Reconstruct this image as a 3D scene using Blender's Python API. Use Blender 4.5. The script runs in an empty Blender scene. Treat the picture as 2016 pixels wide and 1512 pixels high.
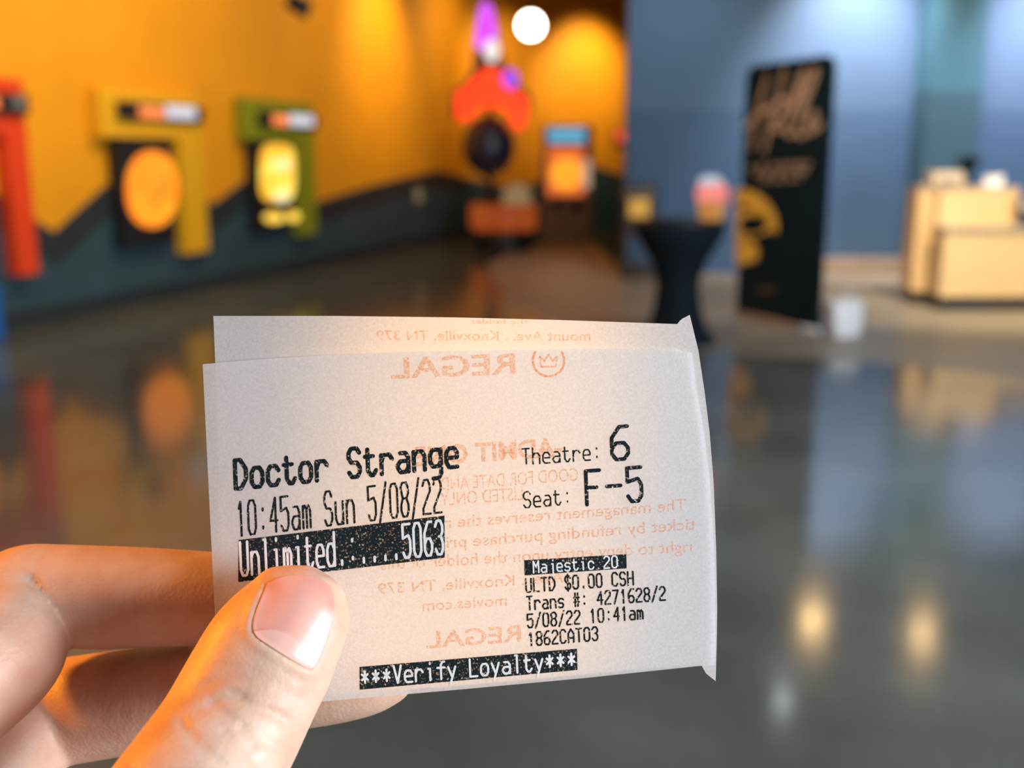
import bpy, bmesh, math, random
from mathutils import Vector, Matrix
from mathutils.bvhtree import BVHTree
random.seed(7)
S = bpy.context.scene
COL = S.collection
# ------------------------------------------------------------------ camera
F = 2100.0                                    # focal length in pixels of the 2016 px frame
PITCH = math.atan(446.0 / F)                  # horizon at y = 310
CAM = Vector((0, 0, 1.5))
FWD = Vector((0, math.cos(PITCH), -math.sin(PITCH)))
UP = Vector((0, math.sin(PITCH), math.cos(PITCH)))
RT = Vector((1, 0, 0))
cam = bpy.data.cameras.new('camera')
cam.sensor_width = 36.0
cam.lens = 36.0 * F / 2016.0
cam.clip_start = 0.01
cam.clip_end = 200
cam.dof.use_dof = True
cam.dof.focus_distance = 0.1785
cam.dof.aperture_fstop = 13.5
camo = bpy.data.objects.new('camera', cam)
camo.location = CAM
camo.rotation_euler = (math.pi / 2 - PITCH, 0, 0)
COL.objects.link(camo)
S.camera = camo
# ------------------------------------------------------------------ world, exposure
S.view_settings.view_transform = 'Standard'
S.view_settings.look = 'None'
S.view_settings.gamma = 1.0
S.view_settings.use_curve_mapping = False
S.view_settings.exposure = 0.0
w = bpy.data.worlds.new('world')
w.use_nodes = True
w.node_tree.nodes['Background'].inputs[0].default_value = (0.50, 0.60, 0.75, 1)
w.node_tree.nodes['Background'].inputs[1].default_value = 0.16
S.world = w


def ray(px, py):
    return (RT * ((px - 1008) / F) - UP * ((py - 756) / F) + FWD)


def P(px, py, d):                              # the point seen at a pixel, d metres in front of the lens
    return CAM + ray(px, py) * d


def G(px, py, z=0.0):                          # the point seen at a pixel on a level plane
    r = ray(px, py)
    return CAM + r * ((z - CAM.z) / r.z)


def V(px, py, Y):                              # the point seen at a pixel on the upright plane y = Y
    r = ray(px, py)
    return CAM + r * (Y / r.y)


def proj(p):
    q = p - CAM
    d = q.dot(FWD)
    return 1008 + F * q.dot(RT) / d, 756 - F * q.dot(UP) / d, d


def light(name, kind, loc, target, energy, color, **kw):
    l = bpy.data.lights.new(name, kind)
    l.energy = energy
    l.color = color
    for k, v in kw.items():
        setattr(l, k, v)
    o = bpy.data.objects.new(name, l)
    o.location = loc
    d = Vector(target) - Vector(loc)
    o.rotation_euler = d.to_track_quat('-Z', 'Y').to_euler()
    COL.objects.link(o)
    return o


# daylight through the entrance glazing behind the photographer
light('entrance_daylight', 'AREA', (5.6, -2.1, 2.35), (-0.1, 0.2, 1.45), 900, (0.86, 0.94, 1.0), shape='RECTANGLE', size=3.0, size_y=2.2)
# amber lobby lamp up to the left of the hand
light('amber_lobby_lamp', 'SPOT', (-2.4, 0.50, 2.75), (-0.06, 0.17, 1.42), 640, (1.0, 0.36, 0.03), spot_size=math.radians(16), spot_blend=0.8, shadow_soft_size=0.22)
# added narrow warm light behind the tickets, tints their centre through the paper
light('added_ticket_backlight', 'SPOT', (0.25, 2.6, 4.3), (-0.006, 0.176, 1.447), 2600, (1.0, 0.46, 0.08), spot_size=math.radians(1.15), spot_blend=1.0, shadow_soft_size=0.01)
# added broad cool fill under the ceiling, brightens the banner and mid lobby
light('added_lobby_fill', 'AREA', (3.0, 5.0, 4.6), (3.0, 7.0, 0), 260, (0.86, 0.93, 1.0), shape='RECTANGLE', size=5, size_y=3)
# ------------------------------------------------------------------ materials
MATS = {}


def nodes(name):
    m = bpy.data.materials.new(name)
    m.use_nodes = True
    return m, m.node_tree.nodes, m.node_tree.links, m.node_tree.nodes['Principled BSDF']


def mat(name, c, rough=0.6, metal=0.0, var=0.08, scale=8.0, bump=0.0, emit=None, spec=0.5):
    if name in MATS:
        return MATS[name]
    m, N, L, b = nodes(name)
    b.inputs['Roughness'].default_value = rough
    b.inputs['Metallic'].default_value = metal
    b.inputs['Specular IOR Level'].default_value = spec
    tc = N.new('ShaderNodeTexCoord')
    nz = N.new('ShaderNodeTexNoise')
    nz.inputs['Scale'].default_value = scale
    nz.inputs['Detail'].default_value = 4
    L.new(tc.outputs['Object'], nz.inputs['Vector'])
    r = N.new('ShaderNodeValToRGB')
    r.color_ramp.elements[0].position = 0.3
    r.color_ramp.elements[1].position = 0.7
    r.color_ramp.elements[0].color = (*[x * (1 - var) for x in c], 1)
    r.color_ramp.elements[1].color = (*[min(1, x * (1 + var)) for x in c], 1)
    L.new(nz.outputs['Fac'], r.inputs['Fac'])
    L.new(r.outputs['Color'], b.inputs['Base Color'])
    if emit:
        L.new(r.outputs['Color'], b.inputs['Emission Color'])
        b.inputs['Emission Strength'].default_value = emit
    if bump:
        bp = N.new('ShaderNodeBump')
        bp.inputs['Strength'].default_value = bump
        bp.inputs['Distance'].default_value = 0.01
        L.new(nz.outputs['Fac'], bp.inputs['Height'])
        L.new(bp.outputs['Normal'], b.inputs['Normal'])
    MATS[name] = m
    return m


def band_mat(name, low, high, z, rough=0.7):    # wall paint in two colours that meet at height z
    m, N, L, b = nodes(name)
    g = N.new('ShaderNodeNewGeometry')
    s = N.new('ShaderNodeSeparateXYZ')
    L.new(g.outputs['Position'], s.inputs[0])
    c = N.new('ShaderNodeMath'); c.operation = 'GREATER_THAN'; c.inputs[1].default_value = z
    L.new(s.outputs['Z'], c.inputs[0])
    x = N.new('ShaderNodeMixRGB'); x.inputs[1].default_value = (*low, 1); x.inputs[2].default_value = (*high, 1)
    L.new(c.outputs[0], x.inputs[0])
    nz = N.new('ShaderNodeTexNoise'); nz.inputs['Scale'].default_value = 3
    hv = N.new('ShaderNodeHueSaturation')
    mr = N.new('ShaderNodeMapRange'); mr.inputs[3].default_value = 0.93; mr.inputs[4].default_value = 1.07
    L.new(g.outputs['Position'], nz.inputs['Vector'])
    L.new(nz.outputs['Fac'], mr.inputs[0]); L.new(mr.outputs[0], hv.inputs['Value'])
    L.new(x.outputs[0], hv.inputs['Color']); L.new(hv.outputs[0], b.inputs['Base Color'])
    b.inputs['Roughness'].default_value = rough
    return m


def floor_mat(name, c, rough, var, coat=0.0, spec=0.5):
    m, N, L, b = nodes(name)
    g = N.new('ShaderNodeNewGeometry')
    n1 = N.new('ShaderNodeTexNoise'); n1.inputs['Scale'].default_value = 1.1; n1.inputs['Detail'].default_value = 6
    n2 = N.new('ShaderNodeTexNoise'); n2.inputs['Scale'].default_value = 38; n2.inputs['Detail'].default_value = 3
    vo = N.new('ShaderNodeTexVoronoi'); vo.inputs['Scale'].default_value = 60
    for n in (n1, n2, vo):
        L.new(g.outputs['Position'], n.inputs['Vector'])
    ad = N.new('ShaderNodeMath'); ad.operation = 'MULTIPLY_ADD'; ad.inputs[1].default_value = 0.35
    L.new(n2.outputs['Fac'], ad.inputs[0]); L.new(n1.outputs['Fac'], ad.inputs[2])
    r = N.new('ShaderNodeValToRGB')
    r.color_ramp.elements[0].position = 0.45; r.color_ramp.elements[1].position = 0.9
    r.color_ramp.elements[0].color = (*[x * (1 - var) for x in c], 1)
    r.color_ramp.elements[1].color = (*[x * (1 + var) for x in c], 1)
    L.new(ad.outputs[0], r.inputs['Fac'])
    st = N.new('ShaderNodeMath'); st.operation = 'LESS_THAN'; st.inputs[1].default_value = 0.16   # pale aggregate
    L.new(vo.outputs['Distance'], st.inputs[0])
    mu = N.new('ShaderNodeMath'); mu.operation = 'MULTIPLY'; mu.inputs[1].default_value = 0.25
    L.new(st.outputs[0], mu.inputs[0])
    mx = N.new('ShaderNodeMixRGB'); mx.inputs[2].default_value = (0.42, 0.38, 0.32, 1)
    L.new(mu.outputs[0], mx.inputs[0]); L.new(r.outputs[0], mx.inputs[1])
    L.new(mx.outputs[0], b.inputs['Base Color'])
    mr = N.new('ShaderNodeMapRange'); mr.inputs[3].default_value = rough * 0.75; mr.inputs[4].default_value = rough * 1.3
    L.new(n1.outputs['Fac'], mr.inputs[0]); L.new(mr.outputs[0], b.inputs['Roughness'])
    b.inputs['Specular IOR Level'].default_value = spec
    b.inputs['Coat Weight'].default_value = coat
    b.inputs['Coat Roughness'].default_value = 0.06
    return m


# ------------------------------------------------------------------ mesh helpers
def link(name, bm, m, parent=None, smooth=False, loc=None, rz=0.0):
    bmesh.ops.recalc_face_normals(bm, faces=bm.faces[:])
    me = bpy.data.meshes.new(name)
    bm.to_mesh(me); bm.free()
    if smooth:
        me.polygons.foreach_set('use_smooth', [True] * len(me.polygons))
    me.materials.append(m)
    o = bpy.data.objects.new(name, me)
    COL.objects.link(o)
    if parent:
        o.parent = parent
    if loc is not None:
        o.location = loc
        o.rotation_euler = (0, 0, rz)
    return o


def BM():
    return bmesh.new()


def box(bm, x0, x1, y0, y1, z0, z1, bev=0.0):
    t = bmesh.new()
    vs = [t.verts.new((x, y, z)) for z in (z0, z1) for y in (y0, y1) for x in (x0, x1)]
    for f in ((0, 1, 3, 2), (4, 6, 7, 5), (0, 4, 5, 1), (2, 3, 7, 6), (0, 2, 6, 4), (1, 5, 7, 3)):
        t.faces.new([vs[i] for i in f])
    if bev:
        bmesh.ops.bevel(t, geom=t.edges[:], offset=bev, segments=2, affect='EDGES', profile=0.6)
    add(bm, t)
    return bm


def add(bm, t):
    me = bpy.data.meshes.new('tmp'); t.to_mesh(me); t.free()
    bm.from_mesh(me); bpy.data.meshes.remove(me)


def prism(bm, pts, y0, y1):                     # outline in x,z pulled from y0 to y1
    a = [bm.verts.new((x, y0, z)) for x, z in pts]
    b = [bm.verts.new((x, y1, z)) for x, z in pts]
    bm.faces.new(a); bm.faces.new(b[::-1])
    n = len(pts)
    for i in range(n):
        bm.faces.new((a[i], b[i], b[(i + 1) % n], a[(i + 1) % n]))
    return bm


def slab(bm, pts, z0, z1):                      # outline in x,y pulled from z0 to z1
    a = [bm.verts.new((p[0], p[1], z0)) for p in pts]
    b = [bm.verts.new((p[0], p[1], z1)) for p in pts]
    bm.faces.new(a); bm.faces.new(b[::-1])
    n = len(pts)
    for i in range(n):
        bm.faces.new((a[i], b[i], b[(i + 1) % n], a[(i + 1) % n]))
    return bm


def lathe(bm, prof, n=40, cx=0, cy=0):          # (r, z) profile
    rings = []
    for r, z in prof:
        if r < 1e-6:
            rings.append([bm.verts.new((cx, cy, z))])
        else:
            rings.append([bm.verts.new((cx + r * math.cos(2 * math.pi * k / n), cy + r * math.sin(2 * math.pi * k / n), z)) for k in range(n)])
    for A, B in zip(rings, rings[1:]):
        for k in range(n):
            k2 = (k + 1) % n
            if len(A) == 1 and len(B) == 1:
                continue
            if len(A) == 1:
                bm.faces.new((A[0], B[k], B[k2]))
            elif len(B) == 1:
                bm.faces.new((A[k], A[k2], B[0]))
            else:
                bm.faces.new((A[k], A[k2], B[k2], B[k]))
    for R in (rings[0], rings[-1]):
        if len(R) > 1:
            bm.faces.new(R)
    return bm


def tube(bm, pts, rad, n=14, flat=None, ratio=1.0, caps=True):   # rad: number or list
    pts = [Vector(p) for p in pts]
    if not isinstance(rad, (list, tuple)):
        rad = [rad] * len(pts)
    rings = []
    prev = None
    for i, p in enumerate(pts):
        t = (pts[min(i + 1, len(pts) - 1)] - pts[max(i - 1, 0)]).normalized()
        if prev is None:
            s = Vector((0, 0, 1)) if abs(t.z) < 0.9 else Vector((1, 0, 0))
            u = t.cross(s).normalized()
        else:
            u = (prev - t * prev.dot(t)).normalized()
        prev = u
        v = t.cross(u)
        ring = []
        for k in range(n):
            a = 2 * math.pi * k / n
            o = (u * math.cos(a) + v * math.sin(a)) * rad[i]
            if flat is not None:
                o = o - flat * (o.dot(flat) * (1 - ratio))
            ring.append(bm.verts.new(p + o))
        rings.append(ring)
    for A, B in zip(rings, rings[1:]):
        for k in range(n):
            bm.faces.new((A[k], A[(k + 1) % n], B[(k + 1) % n], B[k]))
    if caps:
        bm.faces.new(rings[0][::-1]); bm.faces.new(rings[-1])
    return bm


def ball(bm, c, r, n=24, sc=(1, 1, 1)):
    m = Matrix.Translation(Vector(c)) @ Matrix.Diagonal((sc[0], sc[1], sc[2], 1))
    bmesh.ops.create_uvsphere(bm, u_segments=n, v_segments=n // 2, radius=r, matrix=m)
    return bm


def empty(name, loc, label, cat, rz=0.0, group=None):
    o = bpy.data.objects.new(name, None)
    COL.objects.link(o)
    o.location = loc; o.rotation_euler = (0, 0, rz)
    o.empty_display_size = 0.1
    return tag(o, label, cat, group)


def tag(o, label, cat, group=None):
    o['label'] = label; o['category'] = cat
    if group:
        o['group'] = group
    return o


def struct(o):
    o['kind'] = 'structure'
    return o


def spot_pool(name, target, loc, energy, color, size=60, blend=1.0, soft=0.1):
    return light(name, 'SPOT', loc, target, energy, color, spot_size=math.radians(size), spot_blend=blend, shadow_soft_size=soft)


# ------------------------------------------------------------------ the shell
CEIL = 4.7
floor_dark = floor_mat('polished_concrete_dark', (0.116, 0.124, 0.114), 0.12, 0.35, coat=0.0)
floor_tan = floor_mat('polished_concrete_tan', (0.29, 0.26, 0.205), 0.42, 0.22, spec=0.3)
yellow = mat('amber_wall_paint', (0.86, 0.345, 0.002), 0.65, var=0.05, scale=1.5)
slate = mat('slate_wall_paint', (0.030, 0.066, 0.092), 0.6, var=0.12, scale=1.2)
navy = mat('dark_navy_paint', (0.020, 0.026, 0.036), 0.6, var=0.1, scale=3)
blackm = mat('black_satin', (0.012, 0.013, 0.015), 0.45, var=0.1)
darkceil = mat('dark_ceiling_paint', (0.07, 0.055, 0.045), 0.9, var=0.1)

bm = BM(); box(bm, -24, 26, -16, 40, -0.2, 0)
struct(link('floor', bm, floor_dark))
bm = BM(); box(bm, -24, 26, -6.5, 40, CEIL, CEIL + 0.2)
struct(link('ceiling', bm, darkceil))

# left wall: along WL, facing WN
vp = ray(1670, 310)
WL = Vector((vp.x, vp.y, 0)).normalized()
WN = Vector((WL.y, -WL.x, 0))
WA = G(0, 655)
WROT = math.atan2(WL.y, WL.x)


def wl(px, py):                                 # pixel on the left wall -> (s along it, z)
    r = ray(px, py)
    t = (WA - CAM).dot(WN) / r.dot(WN)
    p = CAM + r * t
    return (p - WA).dot(WL), p.z


S_END = (G(925, 464) - WA).dot(WL)
CORNER = WA + WL * S_END
# local frame of things on the left wall: x along the wall, -y into the room, z up
bm = BM(); box(bm, -22, S_END + 0.3, 0, 0.3, 0, CEIL)
struct(link('wall_left', bm, yellow, loc=WA, rz=WROT))
zig = [(-420, 300), (-160, 400), (-60, 350), (0, 392), (105, 457), (205, 366), (330, 330), (388, 384), (418, 402), (500, 342), (560, 350), (610, 402), (720, 368), (860, 335), (925, 352)]
zg = [wl(*p) for p in zig]
zg[0] = (-16, zg[0][1]); zg[-1] = (S_END - 0.01, zg[-1][1])
bm = BM(); prism(bm, [(s, z) for s, z in zg] + [(zg[-1][0], 0.0), (zg[0][0], 0.0)], -0.012, 0.0)
struct(link('trim_1', bm, slate, loc=WA, rz=WROT))
bm = BM()
for (a, b) in zip(zg, zg[1:]):                  # darker stripe along the top of the zigzag
    prism(bm, [a, b, (b[0], b[1] - 0.30), (a[0], a[1] - 0.30)], -0.020, -0.012)
struct(link('trim_2', bm, navy, loc=WA, rz=WROT))
bm = BM(); box(bm, -16, S_END - 0.02, -0.03, -0.012, 0, 0.16)
struct(link('baseboard_left', bm, navy, loc=WA, rz=WROT))

# far wall
B2 = G(1260, 452)
bd = (B2 - CORNER); bd.z = 0
BROT = math.atan2(bd.y, bd.x); BLEN = bd.length
bd.normalize(); BN = Vector((bd.y, -bd.x, 0))
bm = BM(); box(bm, -0.2, BLEN + 10, 0, 0.3, 0, CEIL)
struct(link('wall_back', bm, yellow, loc=CORNER, rz=BROT))


def wb(px, py):
    r = ray(px, py)
    t = (CORNER - CAM).dot(BN) / r.dot(BN)
    p = CAM + r * t
    return (p - CORNER).dot(bd), p.z


zb = [wb(*p) for p in ((928, 352), (1010, 372), (1090, 350), (1170, 328), (1235, 348))]
zb[0] = (0.02, zb[0][1])
zb.append((BLEN + 6, zb[-1][1]))
bm = BM(); prism(bm, zb + [(zb[-1][0], 0), (zb[0][0], 0)], -0.012, 0)
struct(link('trim_3', bm, slate, loc=CORNER, rz=BROT))

# blue wall on the right, its edge in front of the amber wall
YB = G(1700, 536).y
xb = V(1231, 400, YB).x
zband = V(1350, 216, YB).z
bluew = band_mat('blue_grey_wall_paint', (0.066, 0.145, 0.268), (0.092, 0.182, 0.305), zband)
bm = BM(); box(bm, xb, 22, YB, YB + 0.3, 0, CEIL)
struct(link('wall_right', bm, bluew))
tealp = band_mat('teal_column_paint', (0.045, 0.13, 0.18), (0.060, 0.19, 0.27), V(1870, 180, YB - 0.5).z)
bm = BM(); box(bm, V(1818, 300, YB - 0.5).x, V(1925, 300, YB - 0.5).x, YB - 0.5, YB, 0, CEIL)
struct(link('column', bm, tealp))
pale_trim = mat('pale_stone_trim', (0.42, 0.33, 0.24), 0.35, var=0.1)
bm = BM(); box(bm, V(1560, 500, YB).x, V(1812, 500, YB).x, YB - 0.10, YB, 0, V(1700, 507, YB).z, 0.02)
struct(link('baseboard_right', bm, pale_trim))

# tan stained floor beyond a curved line
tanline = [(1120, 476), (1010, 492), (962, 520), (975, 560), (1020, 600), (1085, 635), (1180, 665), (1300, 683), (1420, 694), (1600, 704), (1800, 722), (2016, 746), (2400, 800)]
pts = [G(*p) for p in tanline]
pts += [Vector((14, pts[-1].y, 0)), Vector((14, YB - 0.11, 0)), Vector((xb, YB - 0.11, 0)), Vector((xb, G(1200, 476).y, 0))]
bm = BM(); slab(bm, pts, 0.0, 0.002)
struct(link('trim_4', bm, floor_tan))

# ------------------------------------------------------------------ ceiling lamps
lampm = mat('lit_lamp_glass', (1.0, 0.62, 0.25), 0.4, var=0.02, emit=60.0)
coolm = mat('lit_cool_lamp_glass', (0.85, 0.92, 1.0), 0.4, var=0.02, emit=40.0)
steel = mat('brushed_steel', (0.55, 0.55, 0.56), 0.35, 0.9, var=0.1)


def downlight(px, py, r, label, m, energy, color, h=CEIL):
    p = G(px, py, -h)                           # its mirror image in the polished floor is seen at px, py
    t = empty('ceiling_light', (p.x, p.y, h), label, 'light', group='round ceiling lights over the polished floor')
    b = BM(); lathe(b, [(r * 1.0, -0.03), (r * 1.25, -0.03), (r * 1.25, 0.0), (r * 1.0, 0.0), (r * 1.0, -0.03)][:4], 28)
    link('trim_ring', b, steel, t)
    b = BM(); lathe(b, [(0, -0.055), (r * 0.6, -0.05), (r * 0.97, -0.031), (r * 0.97, -0.01), (0, -0.01)], 28)
    link('diffuser', b, m, t, True)
    if energy:
        spot_pool('ceiling_light_beam', (p.x, p.y, 0), (p.x, p.y, h - 0.07), energy, color, 100, 0.6, 0.08)
    return t


WARM = (1.0, 0.78, 0.50)
downlight(1600, 1228, 0.17, 'round ceiling light mirrored brightest in the polished floor right of the ticket', lampm, 90, WARM)
downlight(1815, 1255, 0.15, 'round ceiling light mirrored in the floor farthest right of the ticket', lampm, 80, WARM)
downlight(1540, 1385, 0.08, 'small cool ceiling light mirrored lowest in the floor below the ticket corner', coolm, 30, (0.85, 0.92, 1))
downlight(1428, 1175, 0.10, 'round ceiling light mirrored in the floor close to the ticket edge', lampm, 30, WARM)

# ceiling track over the amber wall, its end just dips into the picture
tp = V(566, 4, 9.0)
t = empty('track_light', (tp.x, tp.y, tp.z), 'dark track light head hanging over the amber wall', 'light')
b = BM(); tube(b, [(0, 0, 0.02), (0.10, 0.03, -0.03), (0.16, 0.05, -0.06)], [0.06, 0.07, 0.075], 18); link('lamp_head', b, blackm, t, True)
b = BM(); tube(b, [(0.05, 0, 0.0), (0.05, 0, CEIL - tp.z)], 0.012, 10); link('stem', b, blackm, t)

# globe lamp
gp = V(1045, 50, 15.0)
t = empty('pendant_lamp', (gp.x, gp.y, gp.z), 'white glowing globe lamp hanging beside the purple neon spire', 'lamp')
b = BM(); ball(b, (0, 0, 0), 0.165, 28); link('globe', b, mat('lit_globe_glass', (1.0, 0.90, 0.70), 0.3, var=0.01, emit=14.0), t, True)
b = BM(); lathe(b, [(0.03, 0.15), (0.07, 0.16), (0.06, 0.21), (0.015, 0.24)], 20); link('cap', b, blackm, t, True)
b = BM(); tube(b, [(0, 0, 0.22), (0, 0, CEIL - gp.z)], 0.008, 8); link('cord', b, blackm, t)

# wall washers (lights of the room)
AMB = (1.0, 0.74, 0.36)


def wash(px, py, energy, off=1.3, size=85, color=AMB, wallfn=wl, A=None, D=None, Nn=None):
    s, z = wallfn(px, py)
    A = A or WA; D = D or WL; Nn = Nn or WN
    tgt = A + D * s + Vector((0, 0, z))
    src = A + D * s + Nn * off + Vector((0, 0, CEIL - 0.1))
    spot_pool('wall_washer', tgt, src, energy, color, size, 1.0, 0.12)


wash(60, 120, 330, 2.6, 110)
wash(-500, 60, 330, 2.6, 110)
wash(360, 120, 250, 2.6, 110)
wash(745, 90, 350, 1.7, 80)
wash(660, 160, 210, 2.6, 110)
wash(870, 130, 240, 2.2, 100)
wash(980, 160, 200, off=2.0, size=70, wallfn=wb, A=CORNER, D=bd, Nn=BN)
wash(1150, 170, 520, off=1.7, size=72, wallfn=wb, A=CORNER, D=bd, Nn=BN)
q = V(1690, 40, YB); spot_pool('blue_wall_washer', (q.x, YB, 2.3), (q.x, YB - 1.3, CEIL - 0.1), 950, (1.0, 0.86, 0.90), 78, 1.0, 0.1)
q = V(2060, 60, YB); spot_pool('blue_wall_washer', (q.x, YB, 2.0), (q.x, YB - 1.5, CEIL - 0.1), 1100, (1.0, 0.85, 0.92), 80, 1.0, 0.1)
q = V(1330, 60, YB); spot_pool('blue_wall_washer', (q.x, YB, 1.8), (q.x, YB - 1.6, CEIL - 0.1), 90, (0.93, 0.95, 1.0), 90, 1.0, 0.1)
q = G(1850, 600); spot_pool('counter_downlight', (q.x + 0.6, q.y, 0.4), (q.x - 0.3, q.y - 2.6, CEIL - 0.1), 1500, (1.0, 0.80, 0.52), 60, 1.0, 0.1)
q = G(1530, 640); spot_pool('added_banner_fill', (q.x, q.y, 1.4), (q.x - 1.6, q.y - 3.2, CEIL - 0.1), 500, (1.0, 0.85, 0.68), 40, 1.0, 0.1)  # added warm light to lift the gold lettering, not a lamp of the lobby

# ------------------------------------------------------------------ poster cases on the left wall
glow = {}


def emitm(name, c, e, c2=None, scale=9):
    m, N, L, b = nodes(name)
    tc = N.new('ShaderNodeTexCoord'); nz = N.new('ShaderNodeTexNoise'); nz.inputs['Scale'].default_value = scale
    r = N.new('ShaderNodeValToRGB'); r.color_ramp.elements[0].position = 0.4; r.color_ramp.elements[1].position = 0.62
    r.color_ramp.elements[0].color = (*c, 1); r.color_ramp.elements[1].color = (*(c2 or c), 1)
    L.new(tc.outputs['Object'], nz.inputs['Vector']); L.new(nz.outputs['Fac'], r.inputs['Fac'])
    L.new(r.outputs[0], b.inputs['Emission Color']); b.inputs['Base Color'].default_value = (0.03, 0.03, 0.03, 1)
    b.inputs['Specular IOR Level'].default_value = 0.2
    b.inputs['Emission Strength'].default_value = e
    b.inputs['Roughness'].default_value = 0.4
    return m


sign_red = emitm('lit_red_lettering', (1.0, 0.20, 0.015), 1.3, (1.0, 0.30, 0.12), 14)
sign_white = emitm('lit_white_lettering', (0.80, 0.80, 0.88), 0.95)


def poster_case(board, header, side, case, marquee, lit, poster, artm, label):
    # every rectangle is given by the pixels it covers on the wall
    def rc(r):
        s0, z1 = wl(r[0], r[1]); s1, z0 = wl(r[2], r[3])
        zc = (wl((r[0] + r[2]) / 2, r[1])[1], wl((r[0] + r[2]) / 2, r[3])[1])
        return s0, s1, zc[1], zc[0]
    hs0, hs1, hz0, hz1 = rc(header)
    base = WA + WL * hs0
    t = empty('poster_case', base, label, 'poster case', rz=WROT, group='lit poster cases along the amber wall')

    def L(r):
        a = rc(r)
        return a[0] - hs0, a[1] - hs0, a[2], a[3]
    h = L(header); sd = L(side)
    b = BM()
    prism(b, [(h[0], h[2]), (sd[0], h[2]), (sd[0], sd[2]), (sd[1], sd[2]), (sd[1], h[3]), (h[0], h[3])], -0.14, -0.02)
    link('backing_board', b, board, t)
    if case:
        c = L(case)
        b = BM(); box(b, c[0], c[1], -0.12, -0.02, c[2], c[3], 0.01); link('display_box', b, blackm, t)
        fr = link('frame', prism(BM(), [(c[0], c[2]), (c[0] + 0.06, c[2]), (c[0] + 0.06, c[3]), (c[0], c[3])], -0.14, -0.12), blackm, t)
    mq = L(marquee)
    b = BM(); box(b, mq[0], mq[1], -0.20, -0.14, mq[2], mq[3], 0.012); ms = link('marquee', b, blackm, t)
    for r, m in lit:
        a = L(r)
        b = BM(); box(b, a[0], a[1], -0.206, -0.2005, a[2], a[3], 0.0); link('lit_lettering', b, m, ms)
    if poster:
        for i, (pts, m) in enumerate(poster):
            q = [wl(*p) for p in pts]
            b = BM(); prism(b, [(s - hs0, z) for s, z in q], -0.130 - 0.004 * i, -0.1205)
            link('poster_artwork', b, m, t)
    return t


def oval(cx, cy, rx, ry, n=28, pw=2.0):
    o = []
    for k in range(n):
        a = 2 * math.pi * k / n
        c, s = math.cos(a), math.sin(a)
        o.append((cx + rx * math.copysign(abs(c) ** (2 / pw), c), cy + ry * math.copysign(abs(s) ** (2 / pw), s)))
    return o


red_board = mat('orange_red_board', (0.80, 0.055, 0.008), 0.5, var=0.04)
yel_board = mat('yellow_board', (0.86, 0.44, 0.010), 0.5, var=0.04)
grn_board = mat('olive_green_board', (0.27, 0.30, 0.010), 0.5, var=0.04)
art_or = emitm('backlit_orange_poster', (1.0, 0.22, 0.005), 1.45, (1.0, 0.32, 0.008), 4)
art_ye = emitm('backlit_yellow_poster', (0.90, 0.42, 0.012), 1.45, (1.0, 0.70, 0.10), 5)
art_wh = emitm('backlit_pale_poster', (1.0, 0.75, 0.22), 1.3, (1.0, 0.85, 0.5), 6)
dim_grey = mat('unlit_grey_sign', (0.16, 0.17, 0.18), 0.5)
poster_case(red_board, (-130, 152, 44, 262), (-16, 262, 53, 541), (-200, 262, -60, 520), (-110, 182, 22, 222), [((-95, 190, -40, 214), sign_red), ((-14, 190, 12, 214), dim_grey)], [(oval(-130, 390, 44, 96), art_or)], None,
            'orange red poster case cut off by the left edge of the photo')
poster_case(yel_board, (170, 182, 384, 272), (331, 272, 391, 497), (205, 272, 331, 484), (203, 205, 372, 238), [((240, 211, 292, 233), sign_red), ((294, 210, 354, 234), sign_white)],
            [(oval(279, 372, 51, 75, pw=2.2), art_or)], None, 'yellow framed poster case with a glowing orange oval poster')
poster_case(grn_board, (458, 198, 602, 276), (566, 276, 607, 462), (478, 276, 566, 452), (486, 222, 600, 252), [((508, 227, 540, 247), sign_red), ((542, 227, 590, 248), sign_white)],
            [(oval(529, 340, 34, 56, pw=4), art_ye), (oval(522, 428, 20, 10), art_ye), (oval(560, 426, 12, 10), art_ye), (oval(535, 325, 18, 12), art_wh), (oval(537, 386, 14, 12), art_wh)], None,
            'olive green framed poster case with a glowing yellow poster')

# blue box at the foot of the wall, cut by the picture's edge
s0, _ = wl(-150, 640); s1, _ = wl(13, 640); zt = wl(0, 556)[1]; s1 -= 0.32; s0 = s1 - 0.6
t = empty('storage_box', WA + WL * s0, 'blue box standing at the foot of the slate wall under the red case', 'box', rz=WROT)
blue_pl = mat('bright_blue_plastic', (0.01, 0.12, 0.42), 0.4)
b = BM(); box(b, 0, s1 - s0, -0.28, -0.035, 0, zt - 0.06, 0.02); link('body', b, blue_pl, t)
b = BM(); box(b, -0.02, s1 - s0 + 0.01, -0.29, -0.033, zt - 0.06, zt, 0.015); link('lid', b, blue_pl, t)

# small wall lamp on the dark band
s, z = wl(818, 385)
t = empty('wall_light', WA + WL * s + Vector((0, 0, z)), 'small dim beige light on the slate wall left of the neon tower', 'light', rz=WROT)
b = BM(); box(b, -0.16, 0.16, -0.06, -0.025, -0.14, 0.14, 0.02); link('housing', b, mat('beige_metal', (0.30, 0.24, 0.15), 0.4), t)
b = BM(); box(b, -0.10, 0.10, -0.075, -0.061, -0.09, 0.09, 0.006); link('lens', b, emitm('dim_beige_lens', (0.55, 0.45, 0.25), 0.35), t)

# ------------------------------------------------------------------ neon tower
YN = G(985, 492).y
nb = V(965, 492, YN); nb.z = 0


def nx(px, py):
    p = V(px, py, YN)
    return p.x - nb.x, p.z


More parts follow.
